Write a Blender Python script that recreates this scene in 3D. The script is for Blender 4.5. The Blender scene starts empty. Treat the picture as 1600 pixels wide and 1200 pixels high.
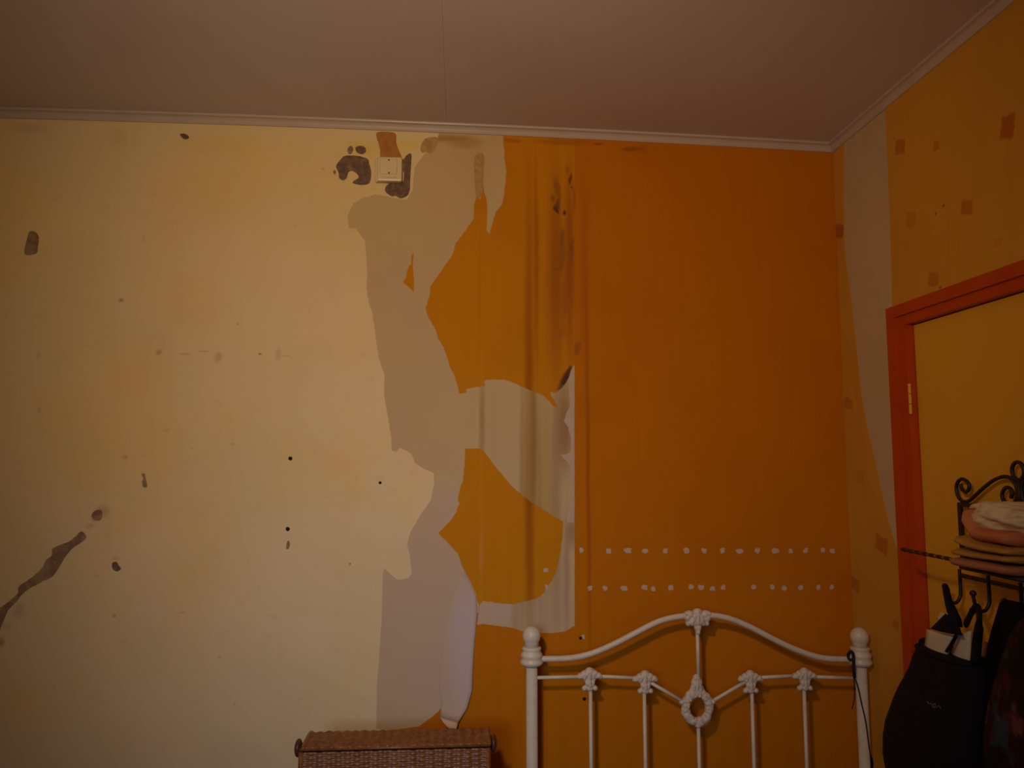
import bpy, bmesh, math, random
from mathutils import Vector, Matrix, Euler, noise

S = bpy.context.scene
COL = S.collection
random.seed(7)
R_ = math.radians

# ------------------------------------------------------------------ camera, light, exposure
F = 1200.0
EYE = Vector((0.0, 0.0, 1.6))
PITCH, YAW = 5.80, -3.85
cam_d = bpy.data.cameras.new('camera'); cam = bpy.data.objects.new('camera', cam_d); COL.objects.link(cam)
cam_d.sensor_width = 36.0; cam_d.lens = F / 1600 * 36.0; cam_d.clip_start = 0.02
cam.location = EYE; cam.rotation_euler = Euler((R_(90 + PITCH), 0, R_(YAW)), 'XYZ')
S.camera = cam
CR = cam.rotation_euler.to_matrix()

w = bpy.data.worlds.new('world'); S.world = w; w.use_nodes = True
w.node_tree.nodes['Background'].inputs[0].default_value = (0.55, 0.62, 0.85, 1)
w.node_tree.nodes['Background'].inputs[1].default_value = 0.03

def aim(o, target): o.rotation_euler = (Vector(target) - o.location).to_track_quat('-Z', 'Y').to_euler()
# lamp behind the camera, cone shaped to darken the corners like a lens; added warm fill further back; daylight from the open end of the room, narrowed onto the lower wall
ld = bpy.data.lights.new('lamp_vignette_beam', 'SPOT'); ld.energy = 70; ld.color = (1.0, 0.68, 0.36); ld.shadow_soft_size = 0.06; ld.spot_size = R_(100); ld.spot_blend = 1.0
lo = bpy.data.objects.new('lamp_vignette_beam', ld); COL.objects.link(lo); lo.location = (-0.30, 0.15, 2.15); aim(lo, (0.05, 2.4, 2.07))
ld2 = bpy.data.lights.new('warm_fill', 'POINT'); ld2.energy = 6.5; ld2.color = (1.0, 0.66, 0.40); ld2.shadow_soft_size = 0.12
lo2 = bpy.data.objects.new('warm_fill', ld2); COL.objects.link(lo2); lo2.location = (-0.30, -0.3, 2.0)
wd = bpy.data.lights.new('window_daylight', 'AREA'); wd.energy = 1.7; wd.color = (0.50, 0.68, 1.0); wd.shape = 'RECTANGLE'; wd.size = 0.7; wd.size_y = 0.7; wd.spread = R_(46)
wo = bpy.data.objects.new('window_daylight', wd); COL.objects.link(wo); wo.location = (-0.70, -1.2, 1.75); aim(wo, (0.08, 2.4, 0.95))

vs = S.view_settings; vs.view_transform = 'Standard'; vs.look = 'None'; vs.gamma = 1.0; vs.exposure = 0.0; vs.use_curve_mapping = False

# ------------------------------------------------------------------ geometry of the room
D = 2.40                      # back wall plane y
def ray(px, py):
    return CR @ Vector(((px - 800) / F, (600 - py) / F, -1.0))
def W(px, py, off=0.0):       # point on (or off) the back wall
    d = ray(px, py); t = (D - off) / d.y
    return EYE + d * t
XR = W(1317, 600).x           # right wall plane x
def RW(px, py, off=0.0):      # point on (or off) the right wall
    d = ray(px, py); t = (XR - off) / d.x
    return EYE + d * t
TH = 0.026                    # ceiling moulding height
zl, xl = W(0, 185).z + TH, W(0, 185).x
zr = W(1304, 239).z + TH
SL = (zr - zl) / (XR - xl)
def CZ(x): return zr + SL * (x - XR) + BOW * (x - xl) * (XR - x)   # the old ceiling is not quite flat
BOW = 0.012 / ((XR - xl) / 2) ** 2
XL, YB = -2.1, -1.6           # left wall, open rear

# ------------------------------------------------------------------ helpers
def link(name, bm, mat, parent=None, smooth=False, label=None, kind=None):
    me = bpy.data.meshes.new(name)
    bmesh.ops.recalc_face_normals(bm, faces=bm.faces[:])
    bm.to_mesh(me); bm.free()
    if mat is not None: me.materials.append(mat)
    if smooth:
        for p in me.polygons: p.use_smooth = True
    o = bpy.data.objects.new(name, me); COL.objects.link(o)
    if parent is not None:
        o.parent = parent
        o.matrix_parent_inverse = Matrix.Translation(-parent.location) if parent.parent is None else (parent_world(parent)).inverted()
    if label: o['label'] = label
    if kind: o['kind'] = kind
    return o
def parent_world(o):
    m = Matrix.Translation(o.location)
    return m if o.parent is None else parent_world(o.parent) @ o.matrix_parent_inverse @ m
def thing(name, loc, label, cat, group=None):
    o = bpy.data.objects.new(name, None); COL.objects.link(o); o.location = loc; o.empty_display_size = 0.05
    o['label'] = label; o['category'] = cat
    if group: o['group'] = group
    return o
def tag(o, label, cat, group=None):
    o['label'] = label; o['category'] = cat
    if group: o['group'] = group
    return o
def box(bm, a, b, bevel=0.0, seg=2):
    a, b = Vector(a), Vector(b)
    c, s = (a + b) / 2, (b - a)
    r = bmesh.ops.create_cube(bm, size=1.0)
    bmesh.ops.scale(bm, vec=s, verts=r['verts']); bmesh.ops.translate(bm, vec=c, verts=r['verts'])
    if bevel > 0:
        es = list({e for v in r['verts'] for e in v.link_edges})
        bmesh.ops.bevel(bm, geom=es, offset=bevel, segments=seg, profile=0.5, affect='EDGES')
def catmull(pts, n=6, closed=False):
    P = [Vector(p) for p in pts]; out = []
    m = len(P)
    rng = range(m) if closed else range(m - 1)
    for i in rng:
        if closed: p0, p1, p2, p3 = P[i - 1], P[i], P[(i + 1) % m], P[(i + 2) % m]
        else:
            p1, p2 = P[i], P[i + 1]
            p0 = P[i - 1] if i > 0 else p1 * 2 - p2
            p3 = P[i + 2] if i + 2 < m else p2 * 2 - p1
        for k in range(n):
            t = k / n
            out.append(0.5 * ((2 * p1) + (p2 - p0) * t + (2 * p0 - 5 * p1 + 4 * p2 - p3) * t * t + (3 * p1 - p0 - 3 * p2 + p3) * t ** 3))
    if not closed: out.append(P[-1])
    return out
def loft(bm, rings, caps=True, closed=False):
    vr = [[bm.verts.new(p) for p in r] for r in rings]
    n = len(vr[0]); m = len(vr)
    for i in range(m if closed else m - 1):
        a, b = vr[i], vr[(i + 1) % m]
        for j in range(n):
            bm.faces.new((a[j], a[(j + 1) % n], b[(j + 1) % n], b[j]))
    if caps and not closed:
        bm.faces.new(vr[0][::-1]); bm.faces.new(vr[-1])
def tube(bm, pts, rad, seg=10, closed=False, flat=None, caps=True):
    pts = [Vector(p) for p in pts]; n = len(pts)
    rings = []; up = None
    for i, p in enumerate(pts):
        if closed: t = pts[(i + 1) % n] - pts[i - 1]
        else: t = pts[min(i + 1, n - 1)] - pts[max(i - 1, 0)]
        t.normalize()
        if up is None:
            up = Vector((0, 0, 1)) if abs(t.z) < 0.9 else Vector((1, 0, 0))
        u = (up - t * up.dot(t)).normalized(); v = t.cross(u); up = u
        r = rad[i] if isinstance(rad, (list, tuple)) else rad
        rings.append([p + (u * math.cos(2 * math.pi * k / seg) + v * math.sin(2 * math.pi * k / seg)) * r for k in range(seg)])
    loft(bm, rings, caps, closed)
def lathe(bm, prof, c, seg=24):
    rings = [[Vector((c[0] + r * math.cos(2 * math.pi * k / seg), c[1] + r * math.sin(2 * math.pi * k / seg), z)) for k in range(seg)] for r, z in prof]
    loft(bm, rings, True)
def ell(bm, c, r, rot=None, u=14, v=9):
    q = bmesh.ops.create_uvsphere(bm, u_segments=u, v_segments=v, radius=1.0)
    m = Matrix.Translation(Vector(c)) @ (rot.to_4x4() if rot else Matrix.Identity(4)) @ Matrix.Diagonal((r[0], r[1], r[2], 1))
    bmesh.ops.transform(bm, matrix=m, verts=q['verts'])
def rough_px(pts, step=4.0, amp=0.6, closed=True, seed=0):
    out = []; rnd = random.Random(seed); n = len(pts)
    for i in range(n):
        a = Vector(pts[i]); b = Vector(pts[(i + 1) % n]); L = (b - a).length
        k = max(1, int(L / step)); nrm = Vector((-(b - a).y, (b - a).x)); nrm = nrm.normalized() if L > 1e-6 else nrm
        for j in range(k):
            p = a.lerp(b, j / k)
            if amp and j: p = p + nrm * rnd.uniform(-amp, amp)
            out.append((p.x, p.y))
    return out
def sheet(name, pts, off, th, mat, parent, fn=W, amp=0.6, step=4.0, seed=1, label=None):
    """torn paper lying on a wall: outline in picture coordinates cast onto the wall plane, given its real thickness"""
    pp = rough_px(pts, step, amp, True, seed)
    bm = bmesh.new()
    nrm = Vector((0, 1, 0)) if fn is W else Vector((1, 0, 0))
    P = [fn(x, y) - nrm * (off + th) for x, y in pp]
    vs_ = [bm.verts.new(p) for p in P]; f = bm.faces.new(vs_)
    e = bmesh.ops.extrude_face_region(bm, geom=[f])
    bmesh.ops.translate(bm, vec=nrm * th, verts=[v for v in e['geom'] if isinstance(v, bmesh.types.BMVert)])
    bmesh.ops.triangulate(bm, faces=[q for q in bm.faces if len(q.verts) > 4])
    return link(name, bm, mat, parent, label=label)

# ------------------------------------------------------------------ materials
class NT:
    def __init__(s, name, rgb, rough=0.75, spec=0.3):
        s.m = bpy.data.materials.new(name); s.m.use_nodes = True; s.t = s.m.node_tree; s.n = s.t.nodes
        s.b = s.n['Principled BSDF']; s.b.inputs['Roughness'].default_value = rough; s.b.inputs['Specular IOR Level'].default_value = spec
        s.co = s.n.new('ShaderNodeTexCoord').outputs['Object']
        c = s.n.new('ShaderNodeRGB'); c.outputs[0].default_value = (*rgb, 1); s.c = c.outputs[0]
        s.h = None
    def L(s, a, b): s.t.links.new(a, b)
    def math(s, op, a, b=None, c=None, clamp=False):
        q = s.n.new('ShaderNodeMath'); q.operation = op; q.use_clamp = clamp
        for i, v in enumerate((a, b, c)):
            if v is None: continue
            if isinstance(v, (int, float)): q.inputs[i].default_value = v
            else: s.L(v, q.inputs[i])
        return q.outputs[0]
    def vmap(s, scale=(1, 1, 1), loc=(0, 0, 0), co=None):
        q = s.n.new('ShaderNodeMapping'); q.inputs['Scale'].default_value = scale; q.inputs['Location'].default_value = loc
        s.L(co or s.co, q.inputs['Vector']); return q.outputs[0]
    def noise(s, scale, detail=3, rough=0.55, stretch=(1, 1, 1), loc=(0, 0, 0)):
        q = s.n.new('ShaderNodeTexNoise'); q.inputs['Scale'].default_value = scale; q.inputs['Detail'].default_value = detail; q.inputs['Roughness'].default_value = rough
        s.L(s.vmap(stretch, loc), q.inputs['Vector']); return q.outputs['Fac']
    def smooth(s, x, a, b):
        q = s.n.new('ShaderNodeMapRange'); q.interpolation_type = 'SMOOTHSTEP'
        s.L(x, q.inputs['Value']); q.inputs['From Min'].default_value = a; q.inputs['From Max'].default_value = b
        return q.outputs['Result']
    def mix(s, fac, rgb, blend='MIX'):
        q = s.n.new('ShaderNodeMix'); q.data_type = 'RGBA'; q.blend_type = blend
        if isinstance(fac, (int, float)): q.inputs[0].default_value = fac
        else: s.L(fac, q.inputs[0])
        s.L(s.c, q.inputs[6])
        if isinstance(rgb, tuple): q.inputs[7].default_value = (*rgb, 1)
        else: s.L(rgb, q.inputs[7])
        s.c = q.outputs[2]; return s
    def vary(s, rgb, scale, a=0.4, b=0.65, amt=0.5, stretch=(1, 1, 1), loc=(0, 0, 0), detail=3):
        f = s.smooth(s.noise(scale, detail, 0.55, stretch, loc), a, b)
        return s.mix(s.math('MULTIPLY', f, amt), rgb)
    def warped(s, amt=0.01, scale=25):
        if getattr(s, '_w', None) is None: s._w = {}
        if (amt, scale) in s._w: return s._w[(amt, scale)]
        q = s.n.new('ShaderNodeTexNoise'); q.inputs['Scale'].default_value = scale; q.inputs['Detail'].default_value = 4
        s.L(s.co, q.inputs['Vector'])
        a = s.n.new('ShaderNodeVectorMath'); a.operation = 'SUBTRACT'; s.L(q.outputs['Color'], a.inputs[0]); a.inputs[1].default_value = (0.5, 0.5, 0.5)
        b = s.n.new('ShaderNodeVectorMath'); b.operation = 'MULTIPLY_ADD'; s.L(a.outputs[0], b.inputs[0]); b.inputs[1].default_value = (amt * 2,) * 3; s.L(s.co, b.inputs[2])
        s._w[(amt, scale)] = b.outputs[0]; return b.outputs[0]
    def spot(s, c, r, rgb, amt=0.5, soft=0.6, warp=0.006, wscale=25, axis='xz', ang=0.0, square=False):
        """a soft patch of colour of its own shape at a place on the surface (c centre, r half sizes)"""
        v = s.n.new('ShaderNodeVectorMath'); v.operation = 'SUBTRACT'; s.L(s.warped(warp, wscale) if warp else s.co, v.inputs[0])
        cc = (c[0], 0, c[1]) if axis == 'xz' else (0, c[0], c[1])
        v.inputs[1].default_value = cc
        m = s.n.new('ShaderNodeMapping'); s.L(v.outputs[0], m.inputs['Vector'])
        if axis == 'xz':
            m.vector_type = 'TEXTURE'; m.inputs['Rotation'].default_value = (0, ang, 0); m.inputs['Scale'].default_value = (r[0], 1e5, r[1])
        else:
            m.vector_type = 'TEXTURE'; m.inputs['Rotation'].default_value = (ang, 0, 0); m.inputs['Scale'].default_value = (1e5, r[0], r[1])
        mo = m.outputs[0]
        if square:
            sq = s.n.new('ShaderNodeVectorMath'); sq.operation = 'MULTIPLY'; s.L(mo, sq.inputs[0]); s.L(mo, sq.inputs[1])
            s2_ = s.n.new('ShaderNodeVectorMath'); s2_.operation = 'MULTIPLY'; s.L(sq.outputs[0], s2_.inputs[0]); s.L(sq.outputs[0], s2_.inputs[1]); mo = s2_.outputs[0]
        l = s.n.new('ShaderNodeVectorMath'); l.operation = 'LENGTH'; s.L(mo, l.inputs[0])
        f = s.smooth(l.outputs['Value'], 1.0, 1.0 - soft)
        return s.mix(s.math('MULTIPLY', f, amt), rgb)
    def bump(s, scale, dist=0.001, strength=0.5, stretch=(1, 1, 1), detail=4):
        q = s.n.new('ShaderNodeBump'); q.inputs['Strength'].default_value = strength; q.inputs['Distance'].default_value = dist
        s.L(s.noise(scale, detail, 0.6, stretch), q.inputs['Height'])
        if s.h is not None: s.L(s.h, q.inputs['Normal'])
        s.h = q.outputs[0]; return s
    def done(s):
        s.L(s.c, s.b.inputs['Base Color'])
        if s.h is not None: s.L(s.h, s.b.inputs['Normal'])
        return s.m

def wxz(px, py): p = W(px, py); return (p.x, p.z)
def ryz(px, py): p = RW(px, py); return (p.y, p.z)
PX = D / F                                     # metres per picture pixel on the back wall, roughly

# old plaster under the stripped paper
CREAM = (0.72, 0.59, 0.36)
t = NT('old_cream_plaster', CREAM, 0.8, 0.2)
t.vary((0.78, 0.56, 0.24), 2.6, 0.45, 0.72, 0.75)
t.vary((0.80, 0.64, 0.44), 1.7, 0.45, 0.7, 0.6, loc=(3, 1, 7))
t.vary((0.62, 0.44, 0.25), 26, 0.6, 0.75, 0.25, loc=(1, 4, 2))
for (px, py, rx, ry, a, c) in [
    (600, 235, 60, 25, .75, (.74, .55, .16)), (560, 230, 35, 18, .6, (.66, .56, .12)), (640, 225, 30, 16, .6, (.74, .55, .14)), (330, 225, 90, 22, .45, (.72, .52, .16)),
    (330, 300, 130, 70, .35, (.74, .52, .2)), (300, 470, 70, 80, .3, (.74, .52, .2)), (185, 215, 18, 26, .35, (.55, .38, .2)), (45, 200, 40, 12, .4, (.5, .36, .22)),
    (189, 469, 6, 5, .7, (.3, .2, .14)), (248, 550, 7, 7, .55, (.34, .24, .17)), (340, 558, 9, 12, .5, (.40, .29, .2)), (435, 554, 7, 15, .4, (.42, .31, .24)),
    (406, 553, 4, 3, .8, (.3, .2, .14)), (288, 553, 12, 3, .4, (.4, .3, .2)), (318, 549, 14, 2, .45, (.4, .28, .2)), (447, 556, 9, 1.5, .4, (.4, .28, .2)),
    (62, 641, 5, 8, .35, (.35, .25, .17)), (195, 714, 7, 5, .45, (.4, .28, .2)), (260, 672, 9, 4, .3, (.4, .28, .2)), (362, 694, 6, 4, .3, (.4, .28, .2)),
    (178, 962, 4, 4, .5, (.34, .24, .2)), (547, 881, 2.5, 2.5, .8, (.25, .17, .12)), (343, 1027, 4, 3, .4, (.4, .28, .2)), (366, 1100, 3, 3, .4, (.4, .28, .2)),
    (285, 957, 7, 2, .35, (.4, .28, .2)), (152, 900, 6, 3, .3, (.4, .28, .2)), (505, 264, 4, 3, .7, (.62, .36, .05)), (372, 506, 3, 3, .5, (.35, .25, .17)),
    (462, 352, 3, 2, .4, (.5, .34, .24)), (225, 372, 4, 10, .25, (.45, .3, .2)), (300, 700, 3, 2, .4, (.4, .3, .2)), (60, 555, 5, 6, .25, (.4, .28, .2)),
    (160, 800, 16, 14, .5, (.42, .28, .17)), (150, 808, 10, 10, .6, (.30, .19, .13)), (140, 822, 10, 6, .4, (.42, .28, .15)), (180, 872, 10, 5, .4, (.62, .36, .06)),
    (30, 953, 14, 14, .5, (.48, .33, .30)), (10, 978, 12, 8, .5, (.58, .42, .12)), (2, 1003, 8, 10, .7, (.38, .18, .05))]:
    t.spot(wxz(px, py), (rx * PX, ry * PX), c, a, 0.8, min(0.012, 0.5 * min(rx, ry) * PX), 30)
t.bump(9, 0.004, 0.25).bump(120, 0.0006, 0.25)
PLASTER = t.done()

def stain_cols(t, k):
    """water that ran down from the ceiling: long vertical streaks near the paper seam, each where it ran"""
    for (px, y0, y1, rx, a, c) in k:
        rx *= 1.3; a = min(.95, a * 1.25); h_ = (y1 - y0) * .12; y0 -= h_; y1 += h_
        t.spot(wxz(px, (y0 + y1) / 2), (rx * PX, (y1 - y0) / 2 * PX), c, a, 0.9, 0.004, 9)
# bare backing paper
t = NT('bare_backing_paper', (0.56, 0.43, 0.25), 0.85, 0.15)
t.vary((0.53, 0.38, 0.25), 4, 0.4, 0.7, 0.5)
BACK_SPOTS = [(670, 960, 130, 230, .85, (.53, .405, .315)), (825, 950, 110, 60, .7, (.53, .41, .33)), (700, 790, 40, 50, .6, (.55, .43, .36)), (735, 225, 30, 22, .7, (.56, .36, .14)), (700, 217, 40, 7, .6, (.5, .28, .12)), (770, 222, 14, 12, .5, (.55, .36, .15)),  # first three: paper's lilac tint with bluish daylight painted in
    (748, 275, 9, 50, .8, (.40, .22, .10)), (725, 222, 45, 14, .6, (.40, .24, .08)), (690, 215, 60, 8, .6, (.36, .20, .07)), (780, 230, 16, 14, .4, (.58, .4, .18))]
for (px, py, rx, ry, a, c) in BACK_SPOTS:
    t.spot(wxz(px, py), (rx * PX, ry * PX), c, a, 0.7, 0.008, 30)
stain_cols(t, [(827, 480, 1080, 15, .8, (.40, .245, .075)), (834, 500, 860, 7, .6, (.32, .175, .045)), (852, 520, 1040, 12, .7, (.46, .33, .13)), (868, 540, 1060, 11, .5, (.36, .23, .12)), (843, 540, 1040, 5, .4, (.36, .22, .09)),
    (815, 520, 1060, 4, .35, (.34, .22, .12)), (885, 780, 1020, 6, .45, (.34, .21, .13)), (881, 570, 760, 17, .9, (.34, .20, .10)), (806, 900, 1040, 10, .4, (.38, .26, .13)), (893, 800, 860, 10, .6, (.34, .20, .12)), (753, 560, 760, 6, .55, (.38, .21, .08)), (770, 580, 760, 12, .25, (.48, .34, .2))])
t.bump(60, 0.0006, 0.3)
BACKING = t.done()
t = NT('fresh_torn_paper', (0.54, 0.42, 0.35), 0.85, 0.15).vary((0.52, 0.39, 0.31), 30, 0.4, 0.7, 0.4)
TORN = t.bump(80, 0.0005, 0.3).done()
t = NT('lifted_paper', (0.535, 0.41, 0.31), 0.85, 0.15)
t.spot(wxz(730, 1010), (40 * PX, 140 * PX), (0.55, 0.46, 0.45), .95, 0.75, .006, 12)  # lilac patch paints in the daylight that the lifted paper catches
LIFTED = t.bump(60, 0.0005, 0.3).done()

# orange wallpaper
ORANGE = (0.56, 0.222, 0.004)
def orange_mat(name, rgb):
    t = NT(name, rgb, 0.7, 0.08)
    t.vary((rgb[0] * .88, rgb[1] * .82, rgb[2]), 3, 0.4, 0.7, 0.5)
    t.vary((rgb[0] * .9, rgb[1] * .85, rgb[2]), 40, 0.45, 0.7, 0.3, (1, 1, 0.06))
    return t
STREAKS = [(827, 200, 1200, 9, .75, (.34, .10, .004)), (838, 200, 620, 5, .5, (.32, .09, .004)), (868, 215, 640, 16, .75, (.36, .115, .008)), (890, 215, 600, 10, .75, (.34, .10, .008)),
    (855, 300, 640, 6, .3, (.46, .17, .01)), (913, 200, 640, 9, .5, (.40, .12, .004)), (919, 420, 1100, 4, .6, (.34, .085, .004)), (750, 300, 620, 2, .3, (.44, .16, .01)), (752, 330, 1190, 4, .2, (.64, .28, .02)),
    (752, 830, 900, 4, .2, (.62, .36, .14)), (798, 300, 1190, 3, .15, (.46, .17, .01)), (903, 580, 1190, 5, .25, (.46, .16, .008)), (950, 1000, 1300, 6, .2, (.44, .15, .008)), (880, 1000, 1300, 8, .25, (.42, .15, .008)), (985, 1050, 1300, 4, .2, (.44, .15, .008)),  # first: short pale line along the paper seam
    (768, 1090, 1300, 12, .2, (.44, .15, .008)), (800, 1130, 1350, 16, .25, (.40, .12, .006))]
CRUD_SHADE = [(871, 320, 7, 16, .8, (.16, .055, .02), .2), (864, 310, 5, 9, .6, (.20, .06, .03), 0), (869, 328, 4, 12, .9, (.10, .04, .02), -.5), (882, 333, 4, 5, .95, (.09, .03, .02), 0), (891, 280, 4, 14, .85, (.16, .04, .02), .15), (893, 293, 3, 4, .8, (.10, .03, .01), 0),
    (871, 295, 7, 25, .6, (.24, .08, .015), -.2), (886, 265, 6, 9, .5, (.26, .08, .02), 0), (897, 310, 4, 40, .5, (.26, .08, .03), 0), (878, 400, 8, 40, .6, (.26, .09, .02), 0), (894, 390, 5, 28, .6, (.24, .08, .02), .1), (903, 410, 4, 5, .5, (.55, .3, .14), 0),
    (879, 370, 6, 22, .6, (.22, .07, .02), 0), (882, 470, 7, 60, .45, (.28, .10, .02), .05), (898, 430, 6, 50, .4, (.30, .10, .02), 0), (872, 420, 12, 5, .5, (.28, .09, .02), 0), (878, 520, 10, 16, .4, (.32, .11, .02), .2), (902, 545, 7, 16, .55, (.26, .07, .02), .3),
    (884, 592, 10, 24, .95, (.075, .030, .018), .55), (876, 606, 8, 10, .75, (.16, .08, .05), 0), (890, 578, 5, 10, .8, (.10, .04, .02), .5),  # dark smear here is the curling flap's shadow, painted in
    (985, 233, 24, 6, .75, (.30, .09, .01), 0), (1003, 233, 10, 10, .6, (.36, .11, .01), 0), (935, 226, 14, 3, .7, (.28, .08, .02), 0), (880, 222, 60, 8, .6, (.36, .11, .012), 0), (800, 220, 22, 5, .6, (.36, .11, .01), 0)]
t = orange_mat('orange_wallpaper', ORANGE)
stain_cols(t, STREAKS)
for (px, py, rx, ry, a, c, an) in CRUD_SHADE:
    t.spot(wxz(px, py), (rx * PX, ry * PX), c, a, 0.7, 0.008, 38, ang=an)
t.bump(300, 0.0004, 0.3, (1, 1, .4)).bump(14, 0.002, 0.12, (3, 1, .5))
ORANGE_M = t.done()
t = orange_mat('deep_orange_wallpaper', (0.52, 0.166, 0.0015))
stain_cols(t, STREAKS[:1] + STREAKS[5:7] + STREAKS[11:16])
for (px, py, rx, ry, a, c, an) in CRUD_SHADE[17:] + CRUD_SHADE[7:9]:
    t.spot(wxz(px, py), (rx * PX, ry * PX), c, a, 0.7, 0.008, 38, ang=an)
t.bump(300, 0.0004, 0.3, (1, 1, .4)).bump(14, 0.002, 0.12, (3, 1, .5))
ORANGE_D = t.done()

# dirty gouged plaster
t = NT('grey_gouged_plaster', (0.20, 0.135, 0.10), 0.95, 0.1).vary((0.13, 0.085, 0.07), 60, 0.4, 0.6, 0.8).vary((0.32, 0.22, 0.15), 35, 0.55, 0.7, 0.6, loc=(2, 2, 2))
GREY = t.bump(150, 0.002, 0.8).done()
t = NT('scraped_plaster', (0.33, 0.225, 0.14), 0.95, 0.1).vary((0.22, 0.14, 0.10), 26, 0.42, 0.6, 0.85).vary((0.42, 0.30, 0.19), 50, 0.55, 0.7, 0.5, loc=(2, 2, 2))
SCRAPE = t.bump(120, 0.002, 0.8).done()
HOLE = NT('hole_dark', (0.02, 0.012, 0.01), 0.95, 0.1).vary((0.05, 0.03, 0.02), 200).done()
t = NT('brown_stained_paper', (0.44, 0.20, 0.055), 0.85, 0.15).vary((0.34, 0.14, 0.05), 40, 0.4, 0.65, 0.7); BROWN = t.bump(80, .001, .4).done()
t = NT('tan_stained_paper', (0.43, 0.26, 0.10), 0.85, 0.15).vary((0.52, 0.36, 0.18), 40, 0.4, 0.65, 0.7); TAN = t.bump(80, .001, .4).done()

# right wall
t = NT('bare_backing_right', (0.55, 0.42, 0.27), 0.85, 0.15).vary((0.50, 0.38, 0.26), 5, 0.4, 0.7, 0.6)
RBACK = t.bump(60, 0.0006, 0.3).done()
t = orange_mat('yellow_stamped_wallpaper', (0.62, 0.315, 0.038))
for (px, py, rx, ry, a) in [(1575, 198, 13, 20, .8), (1512, 323, 10, 12, .6), (1407, 230, 9, 12, .6), (1464, 227, 6, 8, .5), (1424, 343, 8, 12, .3), (1459, 436, 11, 12, .5),
        (1311, 362, 9, 12, .8), (1326, 631, 8, 10, .5), (1378, 850, 11, 14, .6), (1336, 913, 8, 12, .5), (1400, 976, 6, 7, .4), (1345, 745, 8, 10, .2), (1560, 380, 8, 9, .2), (1350, 1100, 8, 10, .3)]:
    c = ryz(px, py); e = ryz(px + rx, py); g = ryz(px, py - ry)
    t.spot(c, (abs(e[0] - c[0]), abs(g[1] - c[1])), (.40, .095, .008), a, 0.8, 0.012, 34, 'yz', 0.25, True)
for (px, py) in [(1463, 334), (1475, 321), (1470, 449)]:
    t.spot(ryz(px, py), (.006, .005), (.10, .05, .03), .8, .6, .003, 60, 'yz')
t.bump(300, 0.0004, 0.3)
YELLOW = t.done()
t = NT('orange_gloss_paint', (0.50, 0.060, 0.004), 0.4, 0.4).vary((0.42, 0.045, 0.003), 9, 0.4, 0.7, 0.5); FRAME_M = t.bump(30, 0.0008, 0.2, (1, 1, .1)).done()
t = NT('yellow_door_paint', (0.72, 0.39, 0.036), 0.5, 0.3).vary((0.66, 0.35, 0.030), 3, 0.4, 0.7, 0.5); DOOR_M = t.bump(60, 0.0005, 0.2, (1, 1, .2)).done()

t = NT('ceiling_board', (0.61, 0.55, 0.62), 0.7, 0.2).vary((0.57, 0.51, 0.57), 3, 0.4, 0.7, 0.5); CEIL = t.bump(150, 0.0003, 0.3).done()
t = NT('ceiling_joint', (0.6, 0.53, 0.58), 0.9, 0.1).vary((0.25, 0.2, 0.2), 6); CEILB = t.done()
t = NT('white_trim_paint', (0.50, 0.43, 0.43), 0.32, 0.5).vary((0.44, 0.36, 0.34), 12, 0.5, 0.75, 0.5); TRIM = t.bump(18, 0.001, 0.2).done()
t = NT('floor_board', (0.12, 0.07, 0.04), 0.5, 0.3).vary((0.15, 0.08, 0.04), 5, stretch=(1, .1, 1)); FLOOR = t.bump(40, .001, .3, (1, .1, 1)).done()
t = NT('side_wall_paint', (0.62, 0.50, 0.32), 0.85, 0.1).vary((0.55, 0.43, 0.26), 3); SIDE = t.bump(60, .001, .2).done()
t = NT('plastic_cream', (0.72, 0.60, 0.42), 0.35, 0.5).vary((0.66, 0.54, 0.36), 30, amt=.3); SWITCH_M = t.done()
t = NT('white_enamel', (0.66, 0.60, 0.50), 0.42, 0.45).vary((0.56, 0.48, 0.36), 40, 0.45, 0.7, 0.5); ENAMEL = t.bump(90, 0.0006, 0.3).done()
t = NT('white_casting', (0.66, 0.58, 0.49), 0.5, 0.4).vary((0.44, 0.35, 0.26), 120, 0.5, 0.65, 0.6); CAST = t.bump(160, 0.003, 0.8).done()
t = NT('wicker', (0.245, 0.088, 0.022), 0.36, 0.5).vary((0.14, 0.048, 0.018), 60, 0.4, 0.65, 0.8, (1, 1, 5)).vary((0.28, 0.14, 0.055), 34, 0.5, 0.7, 0.6, (1.5, 1, .3), (5, 2, 2)); WICKER = t.bump(400, .0006, .4).done()
t = NT('dark_knob_wood', (0.09, 0.035, 0.018), 0.4, 0.5).vary((0.05, 0.02, 0.01), 40); KNOB = t.done()
t = NT('black_iron', (0.016, 0.012, 0.011), 0.5, 0.4).vary((0.03, 0.02, 0.018), 60); IRON = t.bump(200, .0006, .4).done()
t = NT('black_nylon', (0.0075, 0.0065, 0.010), 0.8, 0.2).vary((0.004, 0.004, 0.006), 30); NYLON = t.bump(500, .0006, .4).done()
t = NT('black_wool', (0.008, 0.007, 0.011), 0.95, 0.1).vary((0.004, 0.004, 0.006), 30); WOOL = t.bump(300, .001, .5).done()
t = NT('black_cord', (0.02, 0.018, 0.022), 0.8, 0.2).vary((0.01, 0.01, 0.012), 90); CORD = t.done()
t = NT('paper_white', (0.62, 0.56, 0.44), 0.8, 0.2).vary((0.58, 0.48, 0.36), 20, amt=.4); PAPER = t.done()
t = NT('salmon_towel', (0.55, 0.19, 0.085), 0.95, 0.1).vary((0.48, 0.16, 0.07), 30).vary((0.36, 0.11, 0.06), 14, .5, .7, .5, (1, .2, 3)); SALMON = t.bump(400, .002, .6).done()
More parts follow.
